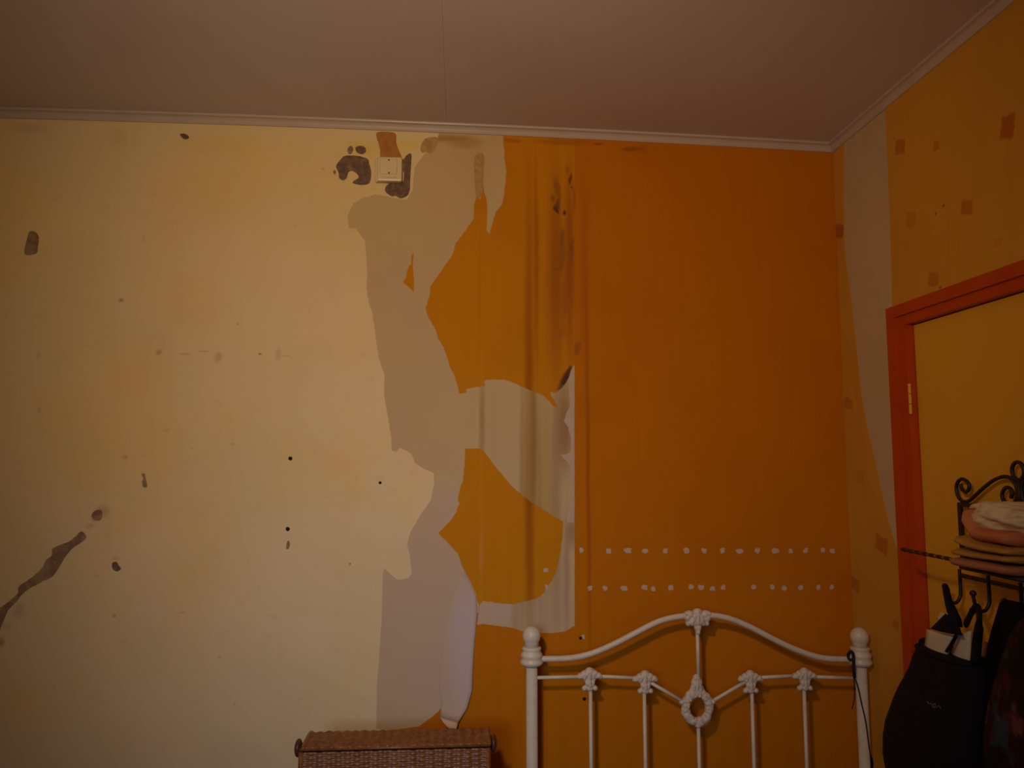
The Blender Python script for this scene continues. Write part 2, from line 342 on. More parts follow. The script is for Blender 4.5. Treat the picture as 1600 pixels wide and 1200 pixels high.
t = NT('ochre_cloth', (0.45, 0.22, 0.040), 0.95, 0.1).vary((0.36, 0.17, 0.035), 20, stretch=(1, .2, 6)).vary((.5, .3, .07), 12, stretch=(1, .2, 6), loc=(2, 3, 4)); OCHRE = t.bump(300, .002, .5).done()
t = NT('pink_brown_cloth', (0.40, 0.17, 0.085), 0.95, 0.1).vary((0.30, 0.12, 0.07), 20, stretch=(1, .2, 6)); PINKB = t.bump(300, .002, .5).done()
t = NT('white_linen', (0.70, 0.60, 0.44), 0.9, 0.1).vary((0.52, 0.36, 0.17), 11, .52, .68, .7); LINEN = t.bump(200, .001, .4).done()
t = NT('patterned_cloth', (0.030, 0.013, 0.013), 0.95, 0.1)
t.vary((0.085, 0.020, 0.016), 16, .5, .62, .8).vary((0.030, 0.06, 0.09), 13, .56, .66, .9, loc=(3, 3, 3)).vary((0.15, 0.07, 0.07), 22, .58, .68, .7, loc=(6, 3, 1)).vary((0.012, 0.01, 0.012), 9, .5, .6, .8, loc=(1, 9, 4))
PATTERN = t.bump(200, .001, .4).done()
t = NT('pale_scarf', (0.36, 0.24, 0.19), 0.95, 0.1).vary((.30, .13, .02), 8, .45, .6, .8); SCARF = t.done()
t = NT('grey_thread', (0.10, 0.08, 0.095), 0.8, 0.2).vary((.05, .04, .05), 120); THREAD = t.done()
t = NT('tan_bamboo', (0.30, 0.14, 0.035), 0.6, 0.3).vary((.2, .09, .02), 60); BAMBOO = t.done()
t = NT('orange_torn_tip', (0.70, 0.50, 0.40), 0.85, 0.15).vary((.66, .56, .5), 20); TIP = t.done()

# ------------------------------------------------------------------ the room shell
def struct(name, bm, mat, parent=None, **k):
    o = link(name, bm, mat, parent, **k)
    if parent is None: o['kind'] = 'structure'
    return o
bm = bmesh.new(); box(bm, (XL - .1, YB, -.1), (XR + .12, D + .1, 0)); struct('floor', bm, FLOOR)
bm = bmesh.new(); box(bm, (XL - .1, D, 0), (XR + .12, D + .1, 2.9)); wall_back = struct('wall_back', bm, PLASTER)
bm = bmesh.new(); box(bm, (XL - .1, YB, 0), (XL, D, 2.9)); struct('wall_left', bm, SIDE)

# door opening on the right wall
y_out = (RW(1396, 550).y + RW(1415, 917).y) / 2          # outer edge of the casing nearest the corner
y_in = (RW(1421.7, 550).y + RW(1440, 917).y) / 2
z_out = (RW(1394, 481).z + RW(1600, 412).z) / 2
z_in = (RW(1420, 504).z + RW(1600, 455).z) / 2
DW = 0.83
y_in2 = y_in - DW; y_out2 = y_in2 - (y_out - y_in)
WT = 0.10
def yz_poly(bm, pts, x0, x1):
    v = [bm.verts.new((x0, y, z)) for y, z in pts]; f = bm.faces.new(v)
    e = bmesh.ops.extrude_face_region(bm, geom=[f])
    bmesh.ops.translate(bm, vec=(x1 - x0, 0, 0), verts=[q for q in e['geom'] if isinstance(q, bmesh.types.BMVert)])
bm = bmesh.new()
ym, ym2, zm = y_in + .004, y_in2 - .004, z_in + .004
yz_poly(bm, [(D, 0), (D, 2.9), (YB, 2.9), (YB, 0), (ym2, 0), (ym2, zm), (ym, zm), (ym, 0)], XR, XR + WT)
wall_right = struct('wall_right', bm, RBACK)
# casing (proud) and stop (set back) around the opening
bm = bmesh.new(); box(bm, (XR + .014, y_in2 + .002, 0.006), (XR + .054, y_in - .002, z_in - .002), .002); door = struct('door_1', bm, DOOR_M)
door['label'] = 'flat yellow-painted door behind the coat rack'
def u_frame(bm, yo, yi, yi2, yo2, zo, zi, x0, x1):
    yz_poly(bm, [(yo, 0), (yo, zo), (yo2, zo), (yo2, 0), (yi2, 0), (yi2, zi), (yi, zi), (yi, 0)], x0, x1)
fw = y_out - y_in; fh = z_out - z_in
bm = bmesh.new(); u_frame(bm, y_out, y_in + fw * .48, y_in2 - fw * .48, y_out2, z_out, z_in + fh * .45, XR - .018, XR)
link('door_casing', bm, FRAME_M, door, label='orange painted door casing')
bm = bmesh.new(); u_frame(bm, y_in + fw * .48 + .004, y_in, y_in2, y_in2 - fw * .48 - .004, z_in + fh * .45 + .004, z_in, XR - .010, XR + .06)
link('door_jamb', bm, FRAME_M, door, label='orange painted door jamb')
hz0, hz1 = RW(1420, 648).z, RW(1420, 600).z
bm = bmesh.new()
yh = y_in - .004
for k in range(3):
    a = hz0 + (hz1 - hz0) * k / 3; b = hz0 + (hz1 - hz0) * (k + 1) / 3 - .001
    lathe(bm, [(.0035, a), (.0042, a + .001), (.0042, b - .001), (.0035, b)], (XR - .008, yh), 14)
link('hinge', bm, DOOR_M, door, label='cream painted hinge knuckle')

# ceiling: boards with thin joints, hung under a base
bm = bmesh.new()
v = [bm.verts.new(p) for p in [(XL - .1, YB, CZ(XL - .1) + .09), (XR + .12, YB, CZ(XR + .12) + .04), (XR + .12, D + .1, CZ(XR + .12) + .04), (XL - .1, D + .1, CZ(XL - .1) + .09)]]
f = bm.faces.new(v); e = bmesh.ops.extrude_face_region(bm, geom=[f]); bmesh.ops.translate(bm, vec=(0, 0, .06), verts=[q for q in e['geom'] if isinstance(q, bmesh.types.BMVert)])
ceiling = struct('ceiling', bm, CEILB)
def ceil_hit(px, py):
    d = ray(px, py); x = EYE.x; t_ = (CZ(0) - EYE.z) / (d.z - SL * d.x); return EYE + d * t_
s1 = (ceil_hit(692, 0).x + ceil_hit(695, 150).x) / 2
s2 = (ceil_hit(1131.6, 0).x + ceil_hit(1063.7, 122).x) / 2
pitch_ = s2 - s1
gap = 0.0004
edges = [XL, s1, s2, s2 + pitch_]
edges = [e_ for e_ in edges if e_ < XR - .01] + [XR]
for a, b in zip(edges, edges[1:]):
    a2, b2 = a + gap / 2, b - gap / 2
    n = max(2, int((b2 - a2) / .08)); bm = bmesh.new(); rings = []
    xs_ = [a2] + [a2 + (b2 - a2) * q / n for q in range(n + 1)][1:-1] + [b2]
    for q, x in enumerate(xs_):
        rings.append([Vector((x, YB, CZ(x))), Vector((x, D, CZ(x))), Vector((x, D, CZ(x) + .01)), Vector((x, YB, CZ(x) + .01))])
    loft(bm, rings); link('ceiling_panel', bm, CEIL, ceiling)

# small moulding where ceiling and walls meet
PROF = [(0, TH), (.005, TH), (.008, .021), (.011, .015), (.015, .0098), (.019, .0078), (.0225, .0070), (.0243, .0060), (.025, .0042), (.025, .002), (.025, -.002), (0, -.002)]
bm = bmesh.new()
rings = []
for x in [XL + (XR - XL) * q / 24 for q in range(25)]:
    rings.append([Vector(((x if x < XR - .001 else XR - u), D - u, CZ(x if x < XR - .001 else XR - u) - v_)) for u, v_ in PROF])
loft(bm, rings); struct('trim_1', bm, TRIM)['label'] = 'white ceiling moulding along the stained wall'
bm = bmesh.new()
rings = [[Vector((XR - u, (D - u if y == D else y), CZ(XR - u) - v_)) for u, v_ in PROF] for y in (D, YB)]
loft(bm, rings); struct('trim_2', bm, TRIM)['label'] = 'white ceiling moulding above the door wall'

# ------------------------------------------------------------------ paper on the back wall
B_LEFT = [(686, 205), (684, 217), (662, 242), (648, 262), (645, 296), (636, 312), (618, 310), (600, 306), (586, 304), (566, 310), (552, 318), (543, 338), (545, 356), (556, 357), (562, 365), (570, 376), (572, 392), (574, 425), (572.5, 450), (576, 472), (582, 490), (586.7, 523), (591.7, 560),
    (601, 587), (600, 617), (606, 650), (611, 682), (612, 704), (618.5, 706), (625, 699), (634.8, 704), (643.4, 710), (647.8, 723), (661.8, 732), (678, 739.6), (678.7, 753.7), (672.7, 782), (657.5, 803.5), (641, 831.7), (636, 851),
    (640, 866), (643.4, 896.7), (638, 903), (623, 906.4), (612, 899), (601, 888), (598, 897), (596, 976), (589, 1073), (588, 1138)]
B_BOTTOM = [(603, 1140), (633, 1139), (655, 1135), (661.8, 1129.6), (672.6, 1122), (685.6, 1111), (694, 1099), (702, 1098), (722, 1098), (729, 1090)]
B1 = B_LEFT + B_BOTTOM + [(733, 1085), (738, 1060), (741, 1004), (746, 945), (752.5, 930), (752.5, 205), (700, 205)]
sheet('backing_paper', B1, 0, .0007, BACKING, wall_back, amp=.5, seed=3)
B2 = [(751, 205), (898, 208), (898, 980), (882.7, 987), (864, 990), (818.7, 988), (800, 983), (744, 977), (744, 945), (751, 932)]
sheet('backing_paper', B2, 0, .00076, BACKING, wall_back, amp=.4, seed=4, label='water streaked strip of backing paper')

O_UP = [(786, 205), (788, 242), (791, 270), (788, 302), (784, 320), (774, 332), (769, 350), (765, 366), (760, 360), (761, 330), (760, 310), (757, 302), (755, 286), (753, 302), (751, 312), (748, 310), (744, 308),
    (741, 320), (740, 342), (730, 356), (722, 368), (712, 380), (708, 396), (700, 408), (692, 420), (683, 433), (676.7, 441.7), (673, 446.7), (671, 463), (665, 480), (667.5, 491.7), (681.7, 518), (685, 530), (693, 541.7),
    (701.7, 570), (710, 586.7), (718, 615), (729, 613), (728, 608), (736.7, 606), (758, 602.5), (756, 595), (764, 593), (788, 593), (804.5, 599), (816.5, 605), (836, 612), (849.5, 618.5), (858.5, 627.5), (864.5, 635), (871, 635),
    (866, 626), (860, 615.5), (860, 612), (869, 614), (873.5, 609.5), (882.5, 600.5), (888.5, 590), (894.5, 573.5), (899, 569), (899, 206)]
sheet('wallpaper_sheet', O_UP, .0008, .0006, ORANGE_M, wall_back, amp=.55, seed=5, label='torn orange wallpaper with brown water streaks')
O_LOW = [(727, 700.6), (753, 701), (763.7, 714.7), (770.7, 725), (784, 741), (800, 760), (813, 770.7), (829, 784), (850.7, 797), (866.7, 808), (880, 814.7), (878.7, 840), (874.7, 866.7), (869, 893), (861, 909), (853, 917), (850.7, 925),
    (837, 936), (821, 938.7), (802.7, 944), (784, 942.7), (754.7, 938.7), (749, 946), (746, 940), (744, 929), (733, 905), (722.5, 886), (715, 864), (698.7, 847), (685, 833), (705, 812), (713.8, 799), (713.8, 795), (718, 786), (715, 782),
    (719, 762), (723.6, 751.5), (725.8, 723)]
sheet('wallpaper_sheet', O_LOW, .0008, .0006, ORANGE_M, wall_back, amp=.5, seed=6, label='torn orange wallpaper island')
O_SH = [(646, 394), (643, 400), (642, 414), (639, 416), (635.6, 425), (634, 435), (629.5, 441), (640, 450), (646.5, 457), (647, 436.7), (645, 420), (645, 412), (646, 400)]
sheet('wallpaper_sheet', O_SH, .0008, .0006, ORANGE_M, wall_back, amp=.3, seed=7, label='small shard of orange wallpaper')
zf = 0.0
def floor_px(px): return (px, 1535)
O_BOT = [(749, 946), (745, 976), (754.7, 974.7), (800, 981), (818.7, 986.7), (850, 989), (864, 989), (882.7, 986.7), (894.7, 978.7), (899, 978), (899, 1505), (597, 1520), (600, 1141), (633.6, 1138), (655, 1135), (661.8, 1129.6), (672.6, 1122), (685.6, 1111), (694, 1099),
    (705, 1110), (720, 1112), (729, 1105.8), (733, 1090.6), (737.6, 1077.6), (738.7, 1038.6), (741, 1004), (744, 971.5)]
sheet('wallpaper_sheet', O_BOT, .0008, .0006, ORANGE_D, wall_back, amp=.45, seed=8, label='orange wallpaper below the torn strip')
O_R = [(897.8, 205), (1301.5, 222), (1302.5, 242), (1315, 550), (1323, 730), (1330, 883), (1345, 1200), (1357, 1462), (897.8, 1505)]
sheet('wallpaper_sheet', O_R, .0008, .0008, ORANGE_D, wall_back, amp=.15, seed=9, label='whole drop of orange wallpaper behind the headboard')

SLIV = [(896.8, 569), (894, 580), (888.5, 596), (889, 612), (890.7, 635), (885.5, 644), (881, 659), (888.5, 668), (892, 686), (892, 706), (884, 710), (875, 711), (884, 719), (890, 726.5), (890.7, 733), (891, 748), (894.7, 765), (893, 797), (886.7, 800), (885, 816), (896.8, 817)]
sheet('torn_edge', SLIV, .0008, .0007, TORN, wall_back, amp=.6, step=3, seed=10, label='white torn edge beside the orange drop')
# lifted strip of backing paper down the lower seam, standing off the wall and curling at its tip
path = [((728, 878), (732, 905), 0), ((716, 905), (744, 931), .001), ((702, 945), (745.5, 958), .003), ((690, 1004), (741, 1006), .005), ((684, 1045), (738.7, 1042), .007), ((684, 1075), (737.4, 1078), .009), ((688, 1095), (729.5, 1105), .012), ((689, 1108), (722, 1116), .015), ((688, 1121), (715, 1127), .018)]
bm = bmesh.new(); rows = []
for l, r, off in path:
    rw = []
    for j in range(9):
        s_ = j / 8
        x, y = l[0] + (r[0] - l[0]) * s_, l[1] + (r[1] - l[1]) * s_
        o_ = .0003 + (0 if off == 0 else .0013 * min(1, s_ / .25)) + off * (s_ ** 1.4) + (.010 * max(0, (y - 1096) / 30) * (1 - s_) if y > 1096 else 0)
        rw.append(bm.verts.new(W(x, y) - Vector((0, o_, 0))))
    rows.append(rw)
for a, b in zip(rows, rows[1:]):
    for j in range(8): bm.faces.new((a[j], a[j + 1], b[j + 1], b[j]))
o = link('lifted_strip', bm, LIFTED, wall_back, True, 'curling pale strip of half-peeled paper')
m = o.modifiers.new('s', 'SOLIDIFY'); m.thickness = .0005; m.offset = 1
bm = bmesh.new(); rows = []
for k in range(7):
    s_ = k / 6
    l = Vector((688 + 14 * s_, 1119 + 17 * s_)); r = Vector((716 - 5 * s_, 1125 + 13 * s_))
    off = .012 + .014 * math.sin(s_ * math.pi * .75)
    rw = []
    for j in range(6):
        p = l.lerp(r, j / 5); rw.append(bm.verts.new(W(p.x, p.y) - Vector((0, off + .008 * (j / 5), 0))))
    rows.append(rw)
for a, b in zip(rows, rows[1:]):
    for j in range(5): bm.faces.new((a[j], a[j + 1], b[j + 1], b[j]))
o = link('curled_tip', bm, TIP, wall_back, True, 'rolled salmon tip of the peeled strip')
m = o.modifiers.new('s', 'SOLIDIFY'); m.thickness = .0005; m.offset = 1

# scraps and gouges
def patch(name, pts, mat, off=.0008, th=.0007, amp=.7, step=2.5, seed=1, label=None):
    pts = [tuple(p)[:2] for p in catmull([Vector((x, y, 0)) for x, y in pts], 3, True)]
    return sheet(name, pts, off, th, mat, wall_back, amp=amp * .6, step=step, seed=seed, label=label)
patch('stained_scrap', [(589, 207), (617, 208), (619, 222), (622, 232), (628, 246), (629, 252), (597, 250), (594, 235), (591, 222)], BROWN, 0, .0008, seed=11, label='brown stained scrap above the switch')
patch('stained_scrap', [(664, 217), (683, 215), (683, 226), (675, 240), (666, 237), (660, 239), (657, 231)], TAN, .0008, .0004, seed=12, label='tan stained scrap of paper')
patch('stained_scrap', [(741, 246), (755, 240), (756, 262), (754.5, 290), (752, 306), (747, 308), (743, 300)], TAN, .0008, .0003, seed=13, label='tan stained tongue of paper at the seam')
patch('plaster_gouge', [(538, 244), (548, 243), (560, 244), (574, 248), (577, 256), (580, 268), (579, 282), (574, 288), (562, 289), (551, 286), (554, 282), (560, 278), (558, 272), (550, 267), (544, 270), (542, 278), (536, 282), (530, 278), (529, 270), (525, 260), (530, 252)], GREY, 0, .0006, 1.0, seed=14, label='dark crescent of bare plaster left of the switch')
patch('plaster_gouge', [(556, 230), (563, 228), (570, 230), (572, 237), (566, 241), (559, 239), (556, 235)], GREY, 0, .0006, 1.0, seed=15)
patch('plaster_gouge', [(544, 231), (548, 228), (552, 232), (550, 239), (546, 241), (543, 237)], SCRAPE, 0, .0005, 1.0, seed=16)
patch('plaster_gouge', [(521, 267), (524, 266), (525, 270), (523, 273), (521, 270)], SCRAPE, 0, .0005, .5, seed=17)
patch('plaster_gouge', [(630, 252), (638, 241), (643, 242), (642, 260), (641, 280), (640, 298), (636, 306), (626, 310), (618, 306), (612, 307), (602, 299), (604, 290), (612, 286), (630, 284)], GREY, .0008, .0006, 1.0, seed=18, label='dark bare plaster behind the switch')
patch('plaster_gouge', [(126.8, 830), (135, 840), (123.5, 850), (112.7, 857.5), (101.8, 870.5), (93, 885.7), (82, 901), (65, 909.5), (45.5, 920), (32.5, 931), (28, 937.7), (13, 953), (6.5, 968), (-4, 990), (-6, 958), (10.8, 942), (28, 927), (30, 916), (54, 898.7), (67, 885.7), (71.5, 875), (81, 868), (82, 857.5), (95, 851), (112.7, 843.4)], SCRAPE, 0, .0006, 1.2, 3, 19, 'long diagonal scrape in the plaster')
patch('plaster_gouge', [(46, 362), (56, 363), (61, 372), (59, 388), (57, 396), (44, 399), (38, 395), (41, 378)], SCRAPE, 0, .0006, 1.0, seed=20, label='dark oval scrape near the left edge')
patch('plaster_gouge', [(281, 210), (289, 209), (295, 213), (294, 217), (287, 217)], GREY, 0, .0005, .6, seed=21)
patch('plaster_gouge', [(176, 879), (182, 878), (186, 884), (189, 889), (183, 893), (177, 890), (175, 885)], GREY, 0, .0005, .6, seed=22)
patch('plaster_gouge', [(221, 741), (226, 740), (228, 748), (230, 760), (224, 761), (222, 752), (224, 748)], SCRAPE, 0, .0005, .6, seed=23)
patch('plaster_gouge', [(148, 798), (158, 797), (160, 806), (156, 813), (147, 812), (143, 806)], SCRAPE, 0, .0005, .8, seed=24)
patch('plaster_gouge', [(449, 846), (452, 846), (453, 852), (450, 858), (447, 856)], SCRAPE, 0, .0005, .4, seed=25)
def hole(px, py, r, off=.0005):
    bm = bmesh.new(); c = W(px, py)
    q = bmesh.ops.create_cone(bm, cap_ends=True, segments=10, radius1=r * PX, radius2=r * PX * .8, depth=.0012)
    bmesh.ops.rotate(bm, matrix=Matrix.Rotation(R_(90), 3, 'X'), verts=q['verts'])
    rnd = random.Random(int(px * 7 + py))
    for v_ in q['verts']: v_.co *= rnd.uniform(.8, 1.2)
    bmesh.ops.translate(bm, vec=c - Vector((0, off, 0)), verts=q['verts'])
    link('nail_hole', bm, HOLE, wall_back)
for h in [(454, 716.5, 3.2), (449.5, 826.5, 3.2), (594, 754, 2.4)]: hole(*h)
for h in [(907, 997, 3, .0014), (913, 1092, 3.4, .0014)]: hole(*h)
patch('torn_spot', [(909, 992), (913, 992), (913, 998), (910, 997)], TORN, .0014, .0006, .3, seed=30)

rnd = random.Random(3)
def torn(px, py, wx=3.6, wy=4.0):
    pts = []
    for k in range(9):
        a = 2 * math.pi * k / 9; q = rnd.uniform(.75, 1.2)
        ca, sa = math.cos(a), math.sin(a)
        m_ = max(abs(ca), abs(sa)) ** .6
        pts.append((px + wx * ca / m_ * q, py + wy * sa / m_ * q))
    patch('torn_spot', pts, TORN, .0014, .0006, .3, 3, int(px))
for x, wx in [(908, 3.5), (950.6, 4), (980.6, 6), (1008, 4), (1039, 3.6), (1072, 4.2), (1100, 3.8), (1128.5, 4.2), (1154.6, 5.5), (1183.4, 4), (1211, 5.5), (1235, 3.4), (1258, 3.6), (1285, 3.6), (1300, 4.2)]:
    torn(x, 860 + rnd.uniform(-1.2, 1), wx)
for x, wx in [(922, 3.6), (945.5, 3.6), (974.6, 5.2), (1007, 4), (1020.5, 3.6), (1048, 3.8), (1079.6, 4), (1094.6, 4.6), (1112.6, 3.8), (1129, 3.8), (1177.4, 4), (1206, 3.8), (1225, 3.8), (1250.6, 3.6), (1278.5, 2.8), (1299, 3.6)]:
    torn(x, 918.5 + rnd.uniform(-1.5, 1), wx)
torn(853, 891, 4, 3.2)
torn(854, 917, 2.5, 4)

# ------------------------------------------------------------------ paper on the right wall
P_EDGE = [(1319.5, 222), (1319, 260), (1319.5, 362), (1321, 400), (1327, 440), (1332.5, 483), (1340, 555), (1346.7, 617), (1356.7, 673), (1370, 730), (1386.7, 807), (1396.7, 840), (1408, 877), (1414, 897)]
P1 = [(1302, 242), (1302, 232)] + P_EDGE + [(1424, 1060), (1440, 1452), (1362, 1470), (1345, 1200), (1330, 883), (1323, 730), (1315, 550)]
P1 = [(max(x, 0), y) for x, y in P1]
def sheet_r(pts, seed, label, lo_y=None, amp=.25):
    pp = rough_px(pts, 4, amp, True, seed); bm = bmesh.new(); P = []
    for x, y in pp:
        q = RW(x, y); q.x = XR - .0014; q.y = min(q.y, D - .0018); q.z = max(q.z, .005)
        if q.y < y_out + .001 and q.z < z_out + .001 and lo_y: q.y = y_out + .001
        P.append(q)
    v_ = [bm.verts.new(p) for p in P]; f = bm.faces.new(v_)
    e = bmesh.ops.extrude_face_region(bm, geom=[f]); bmesh.ops.translate(bm, vec=(.0013, 0, 0), verts=[q for q in e['geom'] if isinstance(q, bmesh.types.BMVert)])
    bmesh.ops.remove_doubles(bm, verts=bm.verts[:], dist=1e-5)
    bmesh.ops.triangulate(bm, faces=[q for q in bm.faces if len(q.verts) > 4])
    return link('wallpaper_sheet', bm, YELLOW, wall_right, label=label)
sheet_r(P1, 40, 'yellow-orange wallpaper strip beside the corner', True)
bm = bmesh.new()
yl = (RW(1384.6, 185).y + RW(1393, 420).y) / 2
zc = CZ(XR) - .01
yz_poly(bm, [(RW(1384.5, 180).y, zc), (RW(1389, 300).y, RW(1389, 300).z), (RW(1393, 400).y, RW(1393, 400).z), (RW(1394.5, 480).y, z_out + .001), (y_out2 - .001, z_out + .001), (y_out2 - .001, .005), (YB, .005), (YB, zc)], XR - .0014, XR - .0001)
bmesh.ops.triangulate(bm, faces=[q for q in bm.faces if len(q.verts) > 4])
link('wallpaper_sheet', bm, YELLOW, wall_right, label='yellow-orange wallpaper with darker square stamps above the door')

# ------------------------------------------------------------------ light switch
c = W(609, 268.5); sw = thing('light_switch', (c.x, D, c.z), 'square cream plastic switch high on the wall below the ceiling moulding', 'light switch')
hw, hh = 20.5 * PX, 20 * PX
bm = bmesh.new(); box(bm, (c.x - hw - .004, D - .016, c.z - hh * .98), (c.x + hw * .94, D - .0018, c.z + hh * .98), .004, 2); link('back_box', bm, SWITCH_M, sw)
bm = bmesh.new(); box(bm, (c.x - hw * .92, D - .026, c.z - hh), (c.x + hw, D - .0162, c.z + hh), .005, 3); cover = link('cover_plate', bm, SWITCH_M, sw)
bm = bmesh.new(); box(bm, (c.x - hw * .70, D - .0295, c.z - hh * .44), (c.x + hw * .62, D - .0262, c.z + hh * .80), .0022, 2); link('centre_plate', bm, SWITCH_M, sw)
bm = bmesh.new(); box(bm, (c.x - hw * .55, D - .0300, c.z - hh * .72), (c.x + hw * .55, D - .0262, c.z - hh * .58), .0012, 2); link('rocker_lip', bm, SWITCH_M, sw)
for zz in (255.6, 275.5):
    p = W(609, zz); bm = bmesh.new(); ell(bm, (p.x, D - .0298, p.z), (.0028, .0016, .0028)); link('screw', bm, KNOB, sw, True)

# ------------------------------------------------------------------ white iron headboard
HO = 0.115
def H(px, py, o_=0.0): return W(px, py, HO + o_)
HBx = H(1090, 1100).x
hb = thing('bed_headboard', (HBx, D - HO, 0), 'white cast-iron headboard with arched top rail against the orange wallpaper', 'headboard')
def post(px_top, py_top, px_bot, rb):
    c0 = H(px_top, py_top); c1 = H(px_bot, 1200)
    x, y = (c0.x + c1.x) / 2, D - HO
    s = rb / 12.0
    zz = lambda py: H(px_top, py).z
    bm = bmesh.new()
    rs = .0165
    lathe(bm, [(.020, 0), (.022, .01), (.020, .03), (rs, .035), (rs, zz(1040))], (x, y), 24)
    p = link('post', bm, ENAMEL, hb, True)
    bm = bmesh.new()
    z0, z1 = zz(1041), zz(1010); h = z1 - z0
    prof = [(rs * 1.0, z0), (.026, z0 + h * .05), (.0335, z0 + h * .17), (.0335, z0 + h * .27), (.029, z0 + h * .38), (.029, z0 + h * .42), (.0315, z0 + h * .52), (.0315, z0 + h * .62), (.027, z0 + h * .72), (.0255, z0 + h * .80), (.028, z0 + h * .88), (.028, z0 + h * .95), (.021, z0 + h)]
    lathe(bm, prof, (x, y), 28); link('collar', bm, ENAMEL, p, True)
    bm = bmesh.new()
    zt = zz(py_top); rbm = .0265; zc_ = zt - rbm * 1.05
    prof = [(.021, z0 + h - .001)]
    a0 = math.asin(min(1, .021 / rbm))
    for k in range(0, 13):
        a = math.pi - a0 * .98 - (math.pi - a0 * .98 - .02) * k / 12
        prof.append((max(.0004, rbm * math.sin(a)), zc_ + rbm * 1.05 * math.cos(math.pi - (math.pi - a))))
    prof = [(r, z) for r, z in prof if z >= z0 + h - .0011]
    lathe(bm, prof, (x, y), 28); link('finial', bm, ENAMEL, p, True)
    return x
xl_ = post(831.5, 978, 830.5, 12)
xr_ = post(1345, 980, 1349, 14)
def hpath(pts, n=5): return catmull([H(a, b) for a, b in pts], n)
bm = bmesh.new()
tube(bm, hpath([(833, 1029.5), (848, 1029.5), (880, 1029), (905, 1026), (930, 1019), (960, 1006), (990, 990.5), (1020, 975), (1040, 967.5), (1060, 963.5), (1075, 962), (1090, 961.5), (1113, 961.5), (1140, 966.5), (1170, 978.5), (1200, 994), (1230, 1009), (1260, 1021), (1285, 1028), (1310, 1030), (1330, 1030), (1346, 1030)], 6), .0086, 14)
link('top_rail', bm, ENAMEL, hb, True)
def rod(pts, r=.0052, name='crossbar'):
    bm = bmesh.new(); tube(bm, [H(a, b) for a, b in pts], r, 10); return link(name, bm, ENAMEL, hb, True)
rod([(834, 1059), (920, 1057)]); rod([(920, 1056), (1007, 1060)]); rod([(1007, 1061), (1072, 1099)])
rod([(1107, 1099), (1172, 1061)]); rod([(1172, 1059.5), (1256, 1055)]); rod([(1256, 1057), (1346, 1060)])
zb = .42
def spindle(px, py0, z1=None):
    p = H(px, py0); bm = bmesh.new(); q = Vector((p.x, p.y, z1 if z1 is not None else zb)); tube(bm, [p, q], .0055, 10); link('spindle', bm, ENAMEL, hb, True)
for x, y in [(922.5, 1070), (1006.5, 1072), (1174.5, 1072), (1256, 1070), (1091, 1126)]: spindle(x, y)
spindle(1089.5, 980, H(1089, 1062).z)
bm = bmesh.new(); tube(bm, [Vector((xl_, D - HO, zb)), Vector((xr_, D - HO, zb))], .010, 12); link('bottom_rail', bm, ENAMEL, hb, True)

def blob_mesh(name, blobs, vox=.0016):
    bm = bmesh.new()
    for c_, r_, a in blobs: ell(bm, c_, r_, Matrix.Rotation(a, 3, 'Y'))
    bmesh.ops.recalc_face_normals(bm, faces=bm.faces[:])
    me = bpy.data.meshes.new(name); bm.to_mesh(me); bm.free(); me.materials.append(CAST)
    return me
def put_cast(name, me, p):
    o = bpy.data.objects.new(name, me); COL.objects.link(o); o.location = p; o.parent = hb; o.matrix_parent_inverse = Matrix.Translation(-hb.location)
    r = o.modifiers.new('r', 'REMESH'); r.mode = 'VOXEL'; r.voxel_size = .0017; r.use_smooth_shade = True
    return o
u = PX * .965
def B(dx, dy, rx, ry, ang=0, dep=6, oy=0): return ((dx * u, -oy * u, -dy * u), (rx * u, dep * u, ry * u), ang)
# cast lily joint: domed head, two side scrolls, waisted stem, flared foot
JOINT = blob_mesh('joint', [B(0, -9, 8, 7.5), B(-7, -7, 6, 5, .5), B(7, -7, 6, 5, -.5), B(-13, -4, 5.5, 4.5, .5), B(13, -4, 5.5, 4.5, -.5), B(-16, -2.5, 4, 3.5, 0, 5), B(16, -2.5, 4, 3.5, 0, 5), B(0, 0, 8, 9), B(-4, 6, 4, 8, -.2), B(4, 6, 4, 8, .2), B(0, 7, 3, 9, 0, 8),
    B(-8, 14, 4.5, 4, -.6, 5), B(8, 14, 4.5, 4, .6, 5), B(0, 14, 6, 4.5), B(0, -4, 2.2, 10, 0, 8.5), B(-6, -4, 1.8, 7, .5, 8), B(6, -4, 1.8, 7, -.5, 8)])
for x, y in [(921.5, 1060), (1008, 1064.5), (1172.5, 1064), (1257, 1060)]: put_cast('cast_joint', JOINT, H(x, y))
CROWN = blob_mesh('crown', [B(-12, -9, 7, 6, .3), B(12, -9, 7, 6, -.3), B(-16, -4, 4.5, 6, .3), B(16, -4, 4.5, 6, -.3), B(0, -12, 8, 6), B(-9, 2, 7, 7, -.5), B(9, 2, 7, 7, .5), B(-15, 5, 4, 4), B(14, 5, 4, 4), B(0, 0, 11, 10, 0, 8), B(0, 10, 6, 8), B(0, 17, 4, 6), B(0, -4, 2, 12, 0, 10), B(-6, -3, 2, 9, .5, 9.5), B(6, -3, 2, 9, -.5, 9.5), B(-18, -10, 3, 4, .4), B(18, -10, 3, 4, -.4)])
put_cast('cast_crown', CROWN, H(1090, 969)).data = CROWN
ring = []
for k in range(30):
    a = 2 * math.pi * k / 30
    rr = 6.6 + .7 * math.sin(k * 1.9) + .5 * math.sin(k * .83)
    ring.append(B(18.6 * math.sin(a), 21.5 * math.cos(a), rr, rr, 0, 6 + .8 * math.sin(k * 2.3)))
    if k % 5 in (1, 2, 4): ring.append(B(14.5 * math.sin(a), 17 * math.cos(a), 2.4 + .5 * math.sin(k), 2.4, 0, 7))
